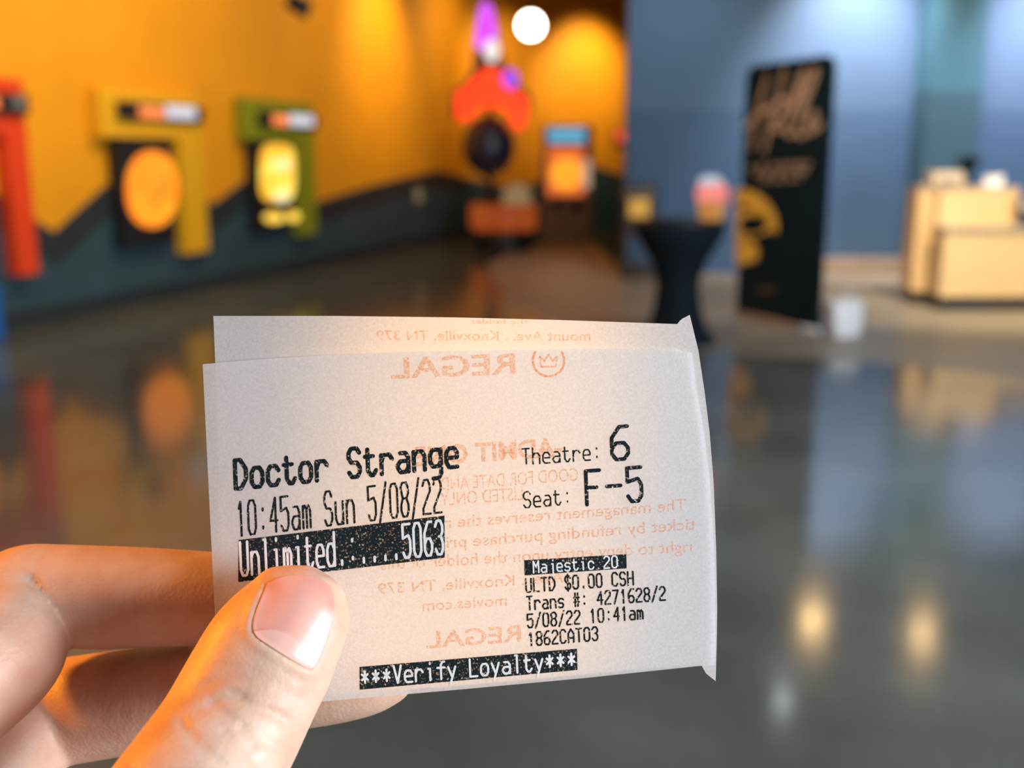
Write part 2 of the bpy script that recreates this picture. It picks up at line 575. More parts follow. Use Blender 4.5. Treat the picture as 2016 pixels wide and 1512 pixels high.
t = empty('neon_tower', (nb.x, YN, 0), 'tall neon tower with purple spire and red orange arch', 'neon sign')
b = BM(); h0 = nx(965, 160)[1]
zs = V(992, 402, YN).z + 0.001
lathe(b, [(0.17, zs), (0.17, zs + 0.06), (0.055, zs + 0.10), (0.055, h0), (0.04, nx(965, 30)[1])], 24); link('pole', b, mat('dark_bronze_metal', (0.05, 0.03, 0.02), 0.4, 0.6), t, True)
pts = [nx(*p) for p in ((957, 4), (968, 14), (977, 60), (980, 90), (968, 98), (944, 99), (936, 92), (941, 45), (948, 12))]
b = BM(); prism(b, pts, -0.16, -0.10); link('neon_spire', b, emitm('purple_neon', (0.58, 0.02, 0.85), 1.35, (0.70, 0.12, 0.95), 5), t)
b = BM(); c = nx(969, 102); ball(b, (c[0], -0.24, c[1]), 0.12, 20, (1, 0.7, 1.5)); link('lamp', b, emitm('warm_white_lamp', (0.95, 0.85, 0.80), 1.1), t, True)
arch = [(897, 190), (905, 178), (923, 176), (926, 160), (942, 152), (950, 140), (968, 136), (985, 140), (992, 156), (1012, 176), (1030, 188), (1040, 206), (1034, 250), (1018, 258), (1008, 248), (1002, 226), (985, 214), (965, 211), (945, 216), (930, 232), (915, 240), (900, 234)]
b = BM(); prism(b, [nx(*p) for p in arch], -0.22, -0.10); link('neon_arch', b, emitm('red_orange_neon', (1.0, 0.035, 0.004), 1.6, (1.0, 0.05, 0.004)), t)
b = BM(); prism(b, [(x, z) for x, z in [nx(*p) for p in oval(1005, 157, 15, 19)]], -0.24, -0.16); link('neon_oval', b, emitm('violet_neon', (0.62, 0.03, 0.80), 1.1, (0.22, 0.10, 0.90), 6), t)
b = BM(); prism(b, [nx(*p) for p in ((890, 180), (915, 165), (930, 140), (936, 92), (940, 60), (980, 60), (986, 100), (998, 140), (1022, 165), (1044, 190), (1044, 222), (1008, 214), (985, 204), (945, 206), (915, 222), (890, 236))], -0.095, 0.0)
link('backing_panel', b, mat('dark_brown_board', (0.16, 0.065, 0.015), 0.6), t)
b = BM(); c = nx(962, 288); ball(b, (c[0], -0.1, c[1]), 0.43, 28, (1, 0.9, 1.12)); link('globe', b, mat('dark_indigo_globe', (0.028, 0.022, 0.045), 0.35, var=0.5, scale=4), t, True)

ob = G(992, 486); ob.y = YN
t = empty('display_stand', (ob.x, YN, 0), 'round orange stand at the foot of the neon tower', 'stand')
k = (V(1058, 430, ob.y).x - V(925, 430, ob.y).x) / 2
zt, zm = V(992, 402, ob.y).z, V(992, 452, ob.y).z
b = BM(); lathe(b, [(k * 0.80, 0.0), (k * 0.84, 0.06), (k * 0.84, zm)], 40); link('base', b, blackm, t, True)
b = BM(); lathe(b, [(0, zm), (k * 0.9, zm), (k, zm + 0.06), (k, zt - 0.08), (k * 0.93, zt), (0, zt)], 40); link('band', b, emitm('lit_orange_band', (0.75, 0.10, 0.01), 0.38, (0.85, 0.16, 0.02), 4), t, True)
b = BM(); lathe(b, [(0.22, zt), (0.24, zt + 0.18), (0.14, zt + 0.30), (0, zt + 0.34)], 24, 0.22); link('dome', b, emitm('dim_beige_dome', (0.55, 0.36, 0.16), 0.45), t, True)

# ------------------------------------------------------------------ machines
def upright(name, x0, x1, ytop, ybot, depth, label, cat):
    Y = G((x0 + x1) / 2, ybot).y
    a = V(x0, ybot, Y); c = V(x1, ybot, Y); ht = V((x0 + x1) / 2, ytop, Y).z
    t = empty(name, ((a.x + c.x) / 2, Y, 0), label, cat)
    f = lambda px, py: (V(px, py, Y).x - (a.x + c.x) / 2, V(px, py, Y).z)
    return t, (c.x - a.x) / 2, ht, f


def plate(t, name, f, pts, m, y0, y1):
    b = BM(); prism(b, [f(*p) for p in pts], y0, y1)
    return link(name, b, m, t)


def rect(x0, y0, x1, y1):
    return [(x0, y1), (x1, y1), (x1, y0), (x0, y0)]


greycab = mat('taupe_cabinet', (0.36, 0.28, 0.20), 0.5, var=0.1)
palefr = mat('pale_lilac_frame', (0.42, 0.33, 0.36), 0.4)
t, hw, ht, f = upright('arcade_machine', 1069, 1164, 247, 474, 0.8, 'tall arcade machine with blue header and glowing orange ball', 'arcade machine')
b = BM(); box(b, -hw, hw, 0, 0.8, 0, f(1115, 388)[1], 0.02); link('body', b, greycab, t)
b = BM(); box(b, -hw, hw, 0.06, 0.8, f(1115, 388)[1], ht, 0.02); link('upper_cabinet', b, palefr, t)
plate(t, 'header_sign', f, rect(1080, 252, 1152, 281), emitm('lit_sky_blue_sign', (0.12, 0.42, 0.62), 1.0), 0.03, 0.059)
plate(t, 'screen', f, rect(1078, 289, 1150, 385), emitm('lit_red_screen', (0.90, 0.16, 0.02), 0.9, (0.95, 0.20, 0.05)), 0.04, 0.059)
b = BM(); c = f(1115, 342); ball(b, (c[0], 0.02, c[1]), 0.29, 24, (1, 0.35, 1)); link('glowing_ball', b, emitm('lit_orange_ball', (1.0, 0.30, 0.02), 1.3, (1.0, 0.40, 0.03)), t, True)
plate(t, 'side_light', f, rect(1148, 315, 1163, 370), emitm('lit_pale_strip', (0.75, 0.50, 0.35), 0.7), 0.03, 0.058)
for x in (1096, 1134):
    plate(t, 'coin_slot', f, rect(x - 9, 394, x + 9, 414), blackm, -0.02, 0.001)

t, hw, ht, f = upright('ticket_kiosk', 1224, 1292, 362, 548, 0.3, 'dark ticket kiosk with small amber screen behind the cocktail table', 'kiosk')
darkcab = mat('dark_brown_cabinet', (0.045, 0.032, 0.022), 0.5)
b = BM(); box(b, -hw, hw, 0, 0.3, 0.0, ht, 0.02); link('body', b, darkcab, t)
plate(t, 'screen', f, rect(1238, 392, 1278, 428), emitm('lit_amber_screen', (0.75, 0.38, 0.05), 0.75, (0.85, 0.45, 0.06)), -0.02, 0.001)
plate(t, 'lower_panel', f, rect(1232, 468, 1284, 516), mat('deep_blue_panel', (0.03, 0.09, 0.16), 0.4), -0.015, 0.001)
plate(t, 'screen_bezel', f, rect(1230, 372, 1286, 391), mat('bronze_bezel', (0.16, 0.11, 0.06), 0.4), -0.018, 0.001)

# red exit-style light on the amber wall by the blue wall's edge
s, z = wb(1222, 268)
t = empty('warning_light', CORNER + bd * s + Vector((0, 0, z)), 'small red light on the amber wall at the blue wall edge', 'light', rz=BROT)
b = BM(); box(b, -0.20, 0.20, -0.05, -0.001, -0.15, 0.15, 0.02); link('housing', b, blackm, t)
b = BM(); box(b, -0.16, 0.16, -0.08, -0.051, -0.12, 0.12, 0.01); link('lens', b, emitm('lit_red_lens', (1.0, 0.12, 0.03), 0.9), t)

# ------------------------------------------------------------------ cocktail table and what stands on it
cb = G(1352, 676)
kx = lambda px, py: V(px, py, cb.y).x - cb.x
zt = V(1340, 432, cb.y).z
R = (kx(1430, 435) - kx(1248, 435)) / 2
cx = (kx(1430, 435) + kx(1248, 435)) / 2
t = empty('cocktail_table', (cb.x + cx, cb.y, 0), 'tall round cocktail table under a black stretch cover', 'table')
blackcl = mat('black_stretch_fabric', (0.008, 0.013, 0.018), 0.8, var=0.15, spec=0.1)
b = BM(); lathe(b, [(0, zt - 0.03), (R * 0.98, zt - 0.03), (R, zt - 0.015), (R * 0.98, zt), (0, zt)], 48); link('tabletop', b, mat('dark_table_top', (0.02, 0.02, 0.018), 0.4), t, True)
b = BM(); n = 48; rings = []
prof = [(0.985, zt - 0.031), (0.97, zt - 0.10), (0.80, zt - 0.22), (0.60, zt - 0.34), (0.49, zt - 0.46), (0.46, zt * 0.45), (0.50, zt * 0.28), (0.60, zt * 0.13), (0.78, 0.02), (0.80, 0.0)]
for r, z in prof:
    fl = max(0.0, (0.5 - z / zt)) * 0.55
    rings.append([b.verts.new((R * r * (1 + fl * (math.cos(4 * 2 * math.pi * k / n) * 0.5)) * math.cos(2 * math.pi * k / n), R * r * (1 + fl * (math.cos(4 * 2 * math.pi * k / n) * 0.5)) * math.sin(2 * math.pi * k / n), z)) for k in range(n)])
for A, B in zip(rings, rings[1:]):
    for k in range(n):
        b.faces.new((A[k], A[(k + 1) % n], B[(k + 1) % n], B[k]))
b.faces.new(rings[0]); b.faces.new(rings[-1])
link('fabric_cover', b, blackcl, t, True)

q = kx(1398, 430)
t = empty('snack_cup', (cb.x + q, cb.y - 0.05, zt), 'amber cup heaped with glowing pink and white on the black table', 'cup')
mpp = (kx(1430, 400) - kx(1366, 400)) / 64
zz = lambda py: V(1398, py, cb.y).z - zt
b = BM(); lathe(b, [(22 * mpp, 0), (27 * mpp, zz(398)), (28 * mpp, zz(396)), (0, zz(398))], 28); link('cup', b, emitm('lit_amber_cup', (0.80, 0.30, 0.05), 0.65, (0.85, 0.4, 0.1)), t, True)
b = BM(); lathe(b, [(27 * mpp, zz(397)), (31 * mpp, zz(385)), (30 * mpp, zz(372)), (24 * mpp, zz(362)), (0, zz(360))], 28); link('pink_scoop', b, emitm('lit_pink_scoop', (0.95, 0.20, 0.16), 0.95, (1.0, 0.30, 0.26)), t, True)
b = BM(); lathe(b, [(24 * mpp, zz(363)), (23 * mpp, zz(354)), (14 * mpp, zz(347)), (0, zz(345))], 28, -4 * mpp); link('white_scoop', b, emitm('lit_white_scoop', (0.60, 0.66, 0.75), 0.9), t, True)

# ------------------------------------------------------------------ banner stand
bl, br = G(1452, 622), G(1611, 662)
bv = (br - bl); BW = bv.length; brot = math.atan2(bv.y, bv.x)
bvn = bv.normalized(); bnn = Vector((bvn.y, -bvn.x, 0))


def bp(px, py):
    r = ray(px, py)
    tt = (bl - CAM).dot(bnn) / r.dot(bnn)
    p = CAM + r * tt
    return (p - bl).dot(bvn), p.z


BH = (bp(1475, 132)[1] + bp(1632, 107)[1]) / 2
zlow = 0.06
t = empty('banner_stand', bl, 'tall black fabric banner with gold script greeting', 'banner', rz=brot)
banner_m = mat('black_banner_fabric', (0.005, 0.016, 0.022), 0.8, var=0.2, scale=5, spec=0.08)
goldm = mat('rose_gold_print', (0.78, 0.54, 0.38), 0.5, var=0.12, scale=6)
amberm = mat('amber_gold_print', (0.85, 0.46, 0.06), 0.5, var=0.35, scale=9)
rr = 0.12
out = []
for (cx_, cz_, a0) in ((BW - rr, zlow + 0.03, 0), (BW - rr, BH - rr, 0), (rr, BH - rr, 90), (rr, zlow + 0.03, 0)):
    if cz_ > 1:
        for k in range(9):
            a = math.radians(a0 + 90 * k / 8)
            out.append((cx_ + rr * math.cos(a), cz_ + rr * math.sin(a)))
    else:
        out.append((BW if cx_ > 0.5 else 0, zlow))
b = BM(); prism(b, out, -0.02, 0.02); link('fabric_panel', b, banner_m, t)
b = BM(); tube(b, [(-0.02, 0, 0.035), (BW + 0.02, 0, 0.035)], 0.035, 14); link('foot_bar', b, steel, t, True)
for x in (0.12, BW - 0.12):
    b = BM(); box(b, x - 0.03, x + 0.03, -0.28, 0.28, 0, 0.014, 0.004); link('foot', b, steel, t)
b = BM(); tube(b, [(BW * 0.5, 0.0, 0.03), (BW * 0.5, 0.06, 1.0), (BW * 0.5, 0.03, BH - 0.05)], 0.015, 10); link('support_pole', b, steel, t)


def bstroke(name, lines, wpx, m, y=-0.0215):
    b = BM()
    for pl in lines:
        q = [bp(*p) for p in pl]
        ribbon(b, q, wpx, lambda u, v: Vector((u, y, v)))
    return link(name, b, m, t)


def ribbon(b, q, wd, fn):
    h = wd / 2
    for (x0, y0), (x1, y1) in zip(q, q[1:]):
        dx, dy = x1 - x0, y1 - y0
        l = math.hypot(dx, dy) or 1e-9
        ox, oy = -dy / l * h, dx / l * h
        b.faces.new([b.verts.new(fn(*p)) for p in ((x0 + ox, y0 + oy), (x0 - ox, y0 - oy), (x1 - ox, y1 - oy), (x1 + ox, y1 + oy))])
    for i, (x, y) in enumerate(q):
        b.faces.new([b.verts.new(fn(x + h * math.cos(a * math.pi / 4 + 0.39), y + h * math.sin(a * math.pi / 4 + 0.39))) for a in range(8)])


def smooth_line(p, k=6):
    o = []
    n = len(p)
    for i in range(n - 1):
        p0, p1, p2, p3 = p[max(i - 1, 0)], p[i], p[i + 1], p[min(i + 2, n - 1)]
        for j in range(k):
            s = j / k
            o.append(tuple(0.5 * ((2 * b_) + (-a + c) * s + (2 * a - 5 * b_ + 4 * c - d) * s * s + (-a + 3 * b_ - 3 * c + d) * s ** 3) for a, b_, c, d in zip(p0, p1, p2, p3)))
    o.append(p[-1])
    return o


hello = [[(1514, 152), (1503, 190), (1490, 250), (1482, 292)], [(1548, 140), (1536, 185), (1520, 250), (1508, 298)],
         [(1472, 250), (1492, 228), (1520, 212), (1544, 196), (1556, 202), (1540, 228), (1526, 246), (1534, 256), (1552, 244), (1570, 200), (1588, 150), (1586, 142), (1576, 158), (1560, 210), (1552, 254), (1562, 266), (1578, 240), (1596, 190), (1612, 146), (1608, 138), (1598, 156), (1582, 210), (1574, 256), (1582, 268), (1598, 256), (1612, 232), (1608, 222), (1596, 236), (1596, 256), (1606, 258), (1620, 246)]]
bstroke('script_lettering', [smooth_line(p) for p in hello], 0.045, goldm)


def bwords(name, spec, m, wd):                 # rows of small printed words too small to read
    b = BM(); rnd = random.Random(3)
    for (x0, y0, x1, y1, hh) in spec:
        x = 0.0
        L_ = math.hypot(x1 - x0, y1 - y0)
        while x < L_:
            ww = min(rnd.uniform(10, 26), L_ - x)
            k = x
            while k < x + ww - 4:
                a, c = k / L_, (k + 3.0) / L_
                q = [bp(x0 + (x1 - x0) * a, y0 + (y1 - y0) * a), bp(x0 + (x1 - x0) * c, y0 + (y1 - y0) * c - hh), bp(x0 + (x1 - x0) * (a + 2.0 / L_), y0 + (y1 - y0) * a - hh * 0.4)]
                ribbon(b, q, wd, lambda u, v: Vector((u, -0.0215, v)))
                k += 5
            x += ww + 5
    return link(name, b, m, t)


bwords('small_lettering', [(1478, 334, 1606, 327, 9), (1488, 347, 1600, 341, 8), (1504, 359, 1582, 355, 8)], goldm, 0.014)
b = BM(); prism(b, [bp(*p) for p in ([(1452, 372)] + [(1452 + 82 * math.sin(math.radians(a)) * 1.0, 446 - 76 * math.cos(math.radians(a))) for a in range(8, 173, 9)] + [(1452, 522)])], -0.0225, -0.0205)
emblem = link('round_emblem', b, amberm, t)
for pts in (oval(1486, 442, 27, 18), [(1470, 470), (1500, 462), (1528, 452), (1534, 470), (1520, 500), (1496, 518), (1498, 492), (1490, 478)], oval(1468, 410, 9, 6), oval(1506, 430, 8, 7)):
    b = BM(); prism(b, [bp(*p) for p in pts], -0.0235, -0.0226); link('emblem_shape', b, banner_m, emblem)
b = BM(); prism(b, [bp(*p) for p in rect(1492, 566, 1530, 576)], -0.0225, -0.0205); link('small_mark', b, mat('dim_gold_print', (0.07, 0.05, 0.03), 0.6), t)

wb_ = G(1656, 660)
t = empty('paper_bag', (wb_.x, wb_.y, 0), 'small white bag on the floor beside the banner foot', 'bag', rz=0.25)
ww = (V(1680, 650, wb_.y).x - V(1618, 650, wb_.y).x) / 2
hh = V(1648, 592, wb_.y).z
whitem = mat('white_paper', (0.78, 0.80, 0.84), 0.6, var=0.05)
b = BM(); v = []
for (sx, zz_, dd) in ((0.80, 0, 0.10), (0.95, hh * 0.35, 0.105), (1.0, hh * 0.9, 0.085), (1.0, hh, 0.08)):
    v.append([b.verts.new((x * ww * sx, y * dd, zz_ + (0.01 if x > 0 else 0) * (zz_ > 0))) for x, y in ((-1, -1), (0, -1.15), (1, -1), (1, 1), (0, 1.1), (-1, 1))])
for A, B in zip(v, v[1:]):
    for k in range(6):
        b.faces.new((A[k], A[(k + 1) % 6], B[(k + 1) % 6], B[k]))
b.faces.new(v[0]); b.faces.new([b.verts.new(q.co - Vector((0, 0, 0.01))) for q in v[-1]])
link('bag_body', b, whitem, t)
b = BM(); tube(b, smooth_line([(-0.05, -0.085, hh - 0.02), (-0.04, -0.09, hh + 0.08), (0.04, -0.09, hh + 0.08), (0.05, -0.085, hh - 0.02)]), 0.006, 8); link('handle', b, whitem, t, True)

# ------------------------------------------------------------------ service counter
YC = G(1950, 611).y
cr = V(1862, 611, YC)
t = empty('service_counter', (cr.x, YC, 0), 'cream service counter with a raised left end and dark plinth', 'counter')
cream = mat('cream_laminate', (0.78, 0.54, 0.27), 0.45, var=0.05, scale=5)
topm = mat('pale_stone_top', (0.50, 0.40, 0.30), 0.3, var=0.15, scale=30)
plin = mat('navy_plinth', (0.006, 0.011, 0.018), 0.5)
fx = lambda px, py, Y=YC: V(px, py, Y).x - cr.x
fz = lambda px, py, Y=YC: V(px, py, Y).z
zl = fz(1930, 446); zp = fz(1930, 585)
x0 = fx(1855, 520)
YU = YC + 0.75                                  # the raised part stands behind
xu0 = fx(1783, 480, YU); xu1 = fx(1966, 400, YU); zu = fz(1860, 366, YU)
b = BM(); box(b, x0 + 0.03, x0 + 3.9, 0.03, 0.27, 0.0, zp); link('plinth', b, plin, t)
b = BM(); box(b, x0, x0 + 4.0, 0.0, 0.285, zp, zl - 0.04, 0.004); link('cabinet', b, cream, t)
b = BM(); box(b, x0 - 0.012, x0 + 4.0, -0.03, 0.285, zl - 0.04, zl, 0.006); link('worktop', b, topm, t)
t['label'] = 'low cream counter with dark plinth in front of the taller cream unit'
t = empty('service_counter', (cr.x, YC, 0), 'taller cream counter unit behind the low one, carrying a pale printer', 'counter')
plan = [(xu0, 0.50), (xu0 + 0.16, 0.40), (x0 + 0.04, 0.30), (xu1, 0.30), (xu1, 0.8), (xu0, 0.8)]
mid = Vector(((xu0 + xu1) / 2, 0.58))
inset = [tuple(mid + (Vector(p) - mid) * 0.92) for p in plan]
lip = [(xu0 - 0.015, 0.495), (xu0 + 0.153, 0.385), (x0 + 0.035, 0.292), (xu1 + 0.015, 0.292), (xu1 + 0.015, 0.815), (xu0 - 0.015, 0.815)]
b = BM(); slab(b, inset, 0.0, zp); link('plinth', b, plin, t)
b = BM(); slab(b, plan, zp, zu - 0.03); link('cabinet', b, cream, t)
b = BM(); slab(b, lip, zu - 0.03, zu); link('worktop', b, topm, t)

YT = YC + 0.6
q = V(1858, 362, YT)
t = empty('receipt_printer', (q.x, YT, zu), 'pale rounded receipt printer on the raised counter end', 'printer')
w2 = (V(1890, 360, YT).x - V(1828, 360, YT).x) / 2
b = BM(); box(b, -w2, w2, -0.12, 0.12, 0, V(1858, 338, YT).z - zu, 0.025); link('body', b, mat('pale_beige_plastic', (0.58, 0.47, 0.36), 0.5), t)
b = BM(); box(b, -w2 * 0.6, w2 * 0.6, -0.125, -0.119, 0.02, 0.05, 0.002); link('paper_slot', b, blackm, t)
q = V(1906, 360, YT)
t = empty('potted_plant', (q.x, YT + 0.05, zu), 'small dark plant on the counter beside the pale printer', 'plant')
b = BM(); lathe(b, [(0.05, 0), (0.065, 0.08), (0.055, 0.08), (0, 0.07)], 20); link('pot', b, blackm, t, True)
b = BM(); rnd = random.Random(5)
for k in range(60):
    a = rnd.uniform(0, 6.28); l = rnd.uniform(0.12, 0.30); tip = Vector((math.cos(a) * l * 0.7, math.sin(a) * l * 0.6, 0.08 + l * 0.8))
    mid = Vector((math.cos(a) * l * 0.25, math.sin(a) * l * 0.2, 0.08 + l * 0.6)); sd = Vector((-math.sin(a), math.cos(a), 0)) * 0.035
    v = [b.verts.new(p) for p in (Vector((0, 0, 0.07)), mid - sd, tip, mid + sd, mid + Vector((0, 0, 0.012)))]
    b.faces.new((v[0], v[1], v[4])); b.faces.new((v[1], v[2], v[4])); b.faces.new((v[2], v[3], v[4])); b.faces.new((v[3], v[0], v[4]))
link('foliage', b, mat('dark_green_leaf', (0.012, 0.03, 0.022), 0.5), t)
q = V(1958, 362, YT - 0.15)
t = empty('paper_stack', (q.x, YT - 0.12, zu), 'white flyer holder at the right end of the raised counter', 'holder', rz=-0.2)
b = BM(); box(b, -0.10, 0.10, -0.04, 0.04, 0, 0.012, 0.003); link('base', b, whitem, t)
b = BM(); prism(b, [(-0.09, 0.012), (0.09, 0.012), (0.09, 0.12), (-0.09, 0.10)], -0.02, 0.02); link('flyers', b, whitem, t)
q = V(2012, 440, YC + 0.14)
t = empty('monitor', (q.x + 0.16, YC + 0.14, zl), 'black monitor standing on the lower cream counter', 'monitor')
b = BM(); box(b, -0.12, 0.12, -0.08, 0.08, 0, 0.02, 0.005); link('base', b, blackm, t)
b = BM(); box(b, -0.02, 0.02, 0.0, 0.03, 0.02, 0.2, 0.004); link('stand', b, blackm, t)
b = BM(); box(b, -0.24, 0.24, -0.03, 0.0, 0.05, 0.26, 0.008); sc = link('screen_housing', b, blackm, t)
b = BM(); box(b, -0.20, 0.20, -0.033, -0.0302, 0.14, 0.24); link('screen', b, mat('pale_grey_screen', (0.5, 0.46, 0.42), 0.4), sc)

# ================================================================== the tickets
def depthf(x, y):                                # front ticket: distance from the lens at a pixel
    u = (x - 900) / 500.0
    v = (y - 1040) / 330.0
    return 0.1795 + 0.0016 * u * u + 0.0006 * v * v * (0.3 + max(u, 0)) + 0.0006 * v


def depthb(x, y):                                # ticket behind it
    u = (x - 900) / 500.0
    return depthf(x, y) + 0.0004 + 0.0009 * (1 - min(1, max(0, (x - 400) / 1010.0))) 


def poly_at(pl, t):
    L_ = [math.hypot(b[0] - a[0], b[1] - a[1]) for a, b in zip(pl, pl[1:])]
    d = t * sum(L_)
    for (a, b), l in zip(zip(pl, pl[1:]), L_):
        if d <= l or (a, b) == (pl[-2], pl[-1]):
            s = d / l
            return a[0] + (b[0] - a[0]) * s, a[1] + (b[1] - a[1]) * s
        d -= l


def coons(top, bottom, left, right, nu, nv, df):
    b = BM(); g = []
    for j in range(nv + 1):
        v = j / nv; row = []
        lx, rx = poly_at(left, v), poly_at(right, v)
        for i in range(nu + 1):
            u = i / nu
            tx, bx = poly_at(top, u), poly_at(bottom, u)
            c = [(1 - v) * tx[k] + v * bx[k] + (1 - u) * lx[k] + u * rx[k] - ((1 - u) * (1 - v) * top[0][k] + u * (1 - v) * top[-1][k] + (1 - u) * v * bottom[0][k] + u * v * bottom[-1][k]) for k in (0, 1)]
            row.append(b.verts.new(P(c[0], c[1], df(c[0], c[1]))))
        g.append(row)
    for j in range(nv):
        for i in range(nu):
            b.faces.new((g[j][i], g[j][i + 1], g[j + 1][i + 1], g[j + 1][i]))
    return b


def paper_mat(name, c, trans, thin):
    m, N, L, b = nodes(name)
    N.remove(b)
    o = N['Material Output']
    d = N.new('ShaderNodeBsdfDiffuse'); tr = N.new('ShaderNodeBsdfTranslucent'); mx = N.new('ShaderNodeMixShader')
    tc = N.new('ShaderNodeTexCoord'); nz = N.new('ShaderNodeTexNoise'); nz.inputs['Scale'].default_value = 2600; nz.inputs['Detail'].default_value = 5
    r = N.new('ShaderNodeValToRGB')
    r.color_ramp.elements[0].position = 0.35; r.color_ramp.elements[1].position = 0.65
    r.color_ramp.elements[0].color = (*[x * 0.93 for x in c], 1); r.color_ramp.elements[1].color = (*[min(1, x * 1.05) for x in c], 1)
    L.new(tc.outputs['Object'], nz.inputs['Vector']); L.new(nz.outputs['Fac'], r.inputs['Fac'])
    L.new(r.outputs[0], d.inputs['Color']); L.new(r.outputs[0], tr.inputs['Color'])
    bp_ = N.new('ShaderNodeBump'); bp_.inputs['Strength'].default_value = 0.15; bp_.inputs['Distance'].default_value = 0.00005
    L.new(nz.outputs['Fac'], bp_.inputs['Height']); L.new(bp_.outputs[0], d.inputs['Normal'])
    mx.inputs[0].default_value = trans
    L.new(d.outputs[0], mx.inputs[1]); L.new(tr.outputs[0], mx.inputs[2])
    th = N.new('ShaderNodeBsdfTransparent'); m2 = N.new('ShaderNodeMixShader'); m2.inputs[0].default_value = thin
    L.new(mx.outputs[0], m2.inputs[1]); L.new(th.outputs[0], m2.inputs[2]); L.new(m2.outputs[0], o.inputs['Surface'])
    return m


def ink_mat(name, c, wear, hole, trans=0.0):     # thermal print with pinholes where the paper shows
    m, N, L, b = nodes(name)
    N.remove(b)
    o = N['Material Output']
    d = N.new('ShaderNodeBsdfDiffuse'); d.inputs['Color'].default_value = (*c, 1)
    tp_ = N.new('ShaderNodeBsdfTransparent')
    mx = N.new('ShaderNodeMixShader')
    g = N.new('ShaderNodeNewGeometry'); nz = N.new('ShaderNodeTexNoise'); nz.inputs['Scale'].default_value = 2600; nz.inputs['Detail'].default_value = 4; nz.inputs['Roughness'].default_value = 0.7
    L.new(g.outputs['Position'], nz.inputs['Vector'])
    r = N.new('ShaderNodeMapRange'); r.inputs[1].default_value = hole - wear; r.inputs[2].default_value = hole + wear
    L.new(nz.outputs['Fac'], r.inputs[0])
    L.new(r.outputs[0], mx.inputs[0])
    if trans:
        t2 = N.new('ShaderNodeBsdfTranslucent'); t2.inputs['Color'].default_value = (*c, 1)
        m2 = N.new('ShaderNodeMixShader'); m2.inputs[0].default_value = trans
        L.new(d.outputs[0], m2.inputs[1]); L.new(t2.outputs[0], m2.inputs[2])
        L.new(m2.outputs[0], mx.inputs[1])
    else:
        L.new(d.outputs[0], mx.inputs[1])
    L.new(tp_.outputs[0], mx.inputs[2]); L.new(mx.outputs[0], o.inputs['Surface'])
    return m


paper = paper_mat('thermal_paper', (0.815, 0.82, 0.835), 0.42, 0.14)
paper_b = paper_mat('rear_thermal_paper', (0.815, 0.82, 0.835), 0.42, 0.07)
ink = ink_mat('black_thermal_ink', (0.012, 0.020, 0.024), 0.04, 0.60)
ink_bar = ink_mat('worn_black_thermal_ink', (0.014, 0.022, 0.026), 0.05, 0.61)
cutout = mat('paper_white_lettering', (0.80, 0.775, 0.765), 0.9, var=0.03, scale=900)
orange_ink = ink_mat('pale_orange_ink', (0.93, 0.33, 0.13), 0.32, 0.39)     # preprint soaked thinly through the paper

# stroke letters on a cell 4 wide, 6 high (x height 4, descender -2)
GL = {
    'D': '00 06 26 44 42 20 00', 'o': '10 01 03 14 34 43 41 30 10', 'c': '43 34 14 03 01 10 30 41', 't': '15.5 11 20 30 41|04 34',
    'r': '00 04|02.5 14 34 43', 'S': '45 36 16 05 04 13 33 42 41 30 10 01', 'a': '14 34 43 40|42.3 12.3 01.5 01 10 30 41', 'n': '00 04|03 14 34 43 40', 'g': '43 34 14 03 01.5 10.5 30.5 41.5|44 4-1 3-2 1-2',
    'e': '02 42 43 34 14 03 01 10 40', '1': '14.8 26 20', '0': '10 01 05 16 36 45 41 30 10', ':': '24.4 24|21.2 20.8', '4': '30 36 02 42', '5': '46 06 03.5 34 43 41 30 10 01', 'm': '00 04|03.3 14 23.3 20|23.3 34 43 40',
    'u': '04 01 10 30 41|44 40', '/': '0-0.5 46.5', '8': '13.2 05 05.2 16 36 45 44 33.2 13.2 02 01 10 30 41 42 33.2', '2': '05 16 36 45 44 01 00 40', 'U': '06 01 10 30 41 46', 'l': '16 26 20', 'i': '14 24 20|25.6 26', 'd': '46 40|43 34 14 03 01 10 30 41', '.': '20 20.8',
    '6': '46 26 04 01 10 30 41 42 33 13 02', '3': '05 16 36 45 44 33.2 23.2|33.2 42 41 30 10 01', 'T': '06 46|26 20', 'h': '06 00|03 14 34 43 40', 'F': '46 06 00|03 33', '-': '03 43', 'M': '00 06 23 46 40', 'j': '24 34 3-1 2-2 1-2|35.6 36', 's': '43.5 34 14 03 12 32 41 30 10 00.5',
    'L': '06 00 40', '$': '45 36 16 05 04 13 33 42 41 30 10 01|26.8 2-0.8', 'C': '45 36 16 05 01 10 30 41', 'H': '00 06|40 46|03 43', '#': '1-0 16|30 36|02 42|04 44', '7': '06 46 10', 'A': '00 04 26 44 40|02 42', '*': '21 25|0.5 2 3.5 4|0.5 4 3.5 2', 'V': '06 20 46', 'f': '46 36 25 20|04 44', 'y': '04 20.5|44 1-2',
}


def parse(ch):
    res = []
    if ch == '*':
        return [[(2, 1), (2, 5)], [(0.4, 2), (3.6, 4)], [(0.4, 4), (3.6, 2)]]
    for s in GL[ch].split('|'):
        res.append([(float(q[0]), float(q[1:])) for q in s.split()])
    return res


UPV = (-0.042, -1.0)


def px_line(x0, y0, x1, y1):
    L_ = math.hypot(x1 - x0, y1 - y0)
    dx, dy = (x1 - x0) / L_, (y1 - y0) / L_
    return L_, lambda u, v: (x0 + dx * u + UPV[0] * v, y0 + dy * u + UPV[1] * v)


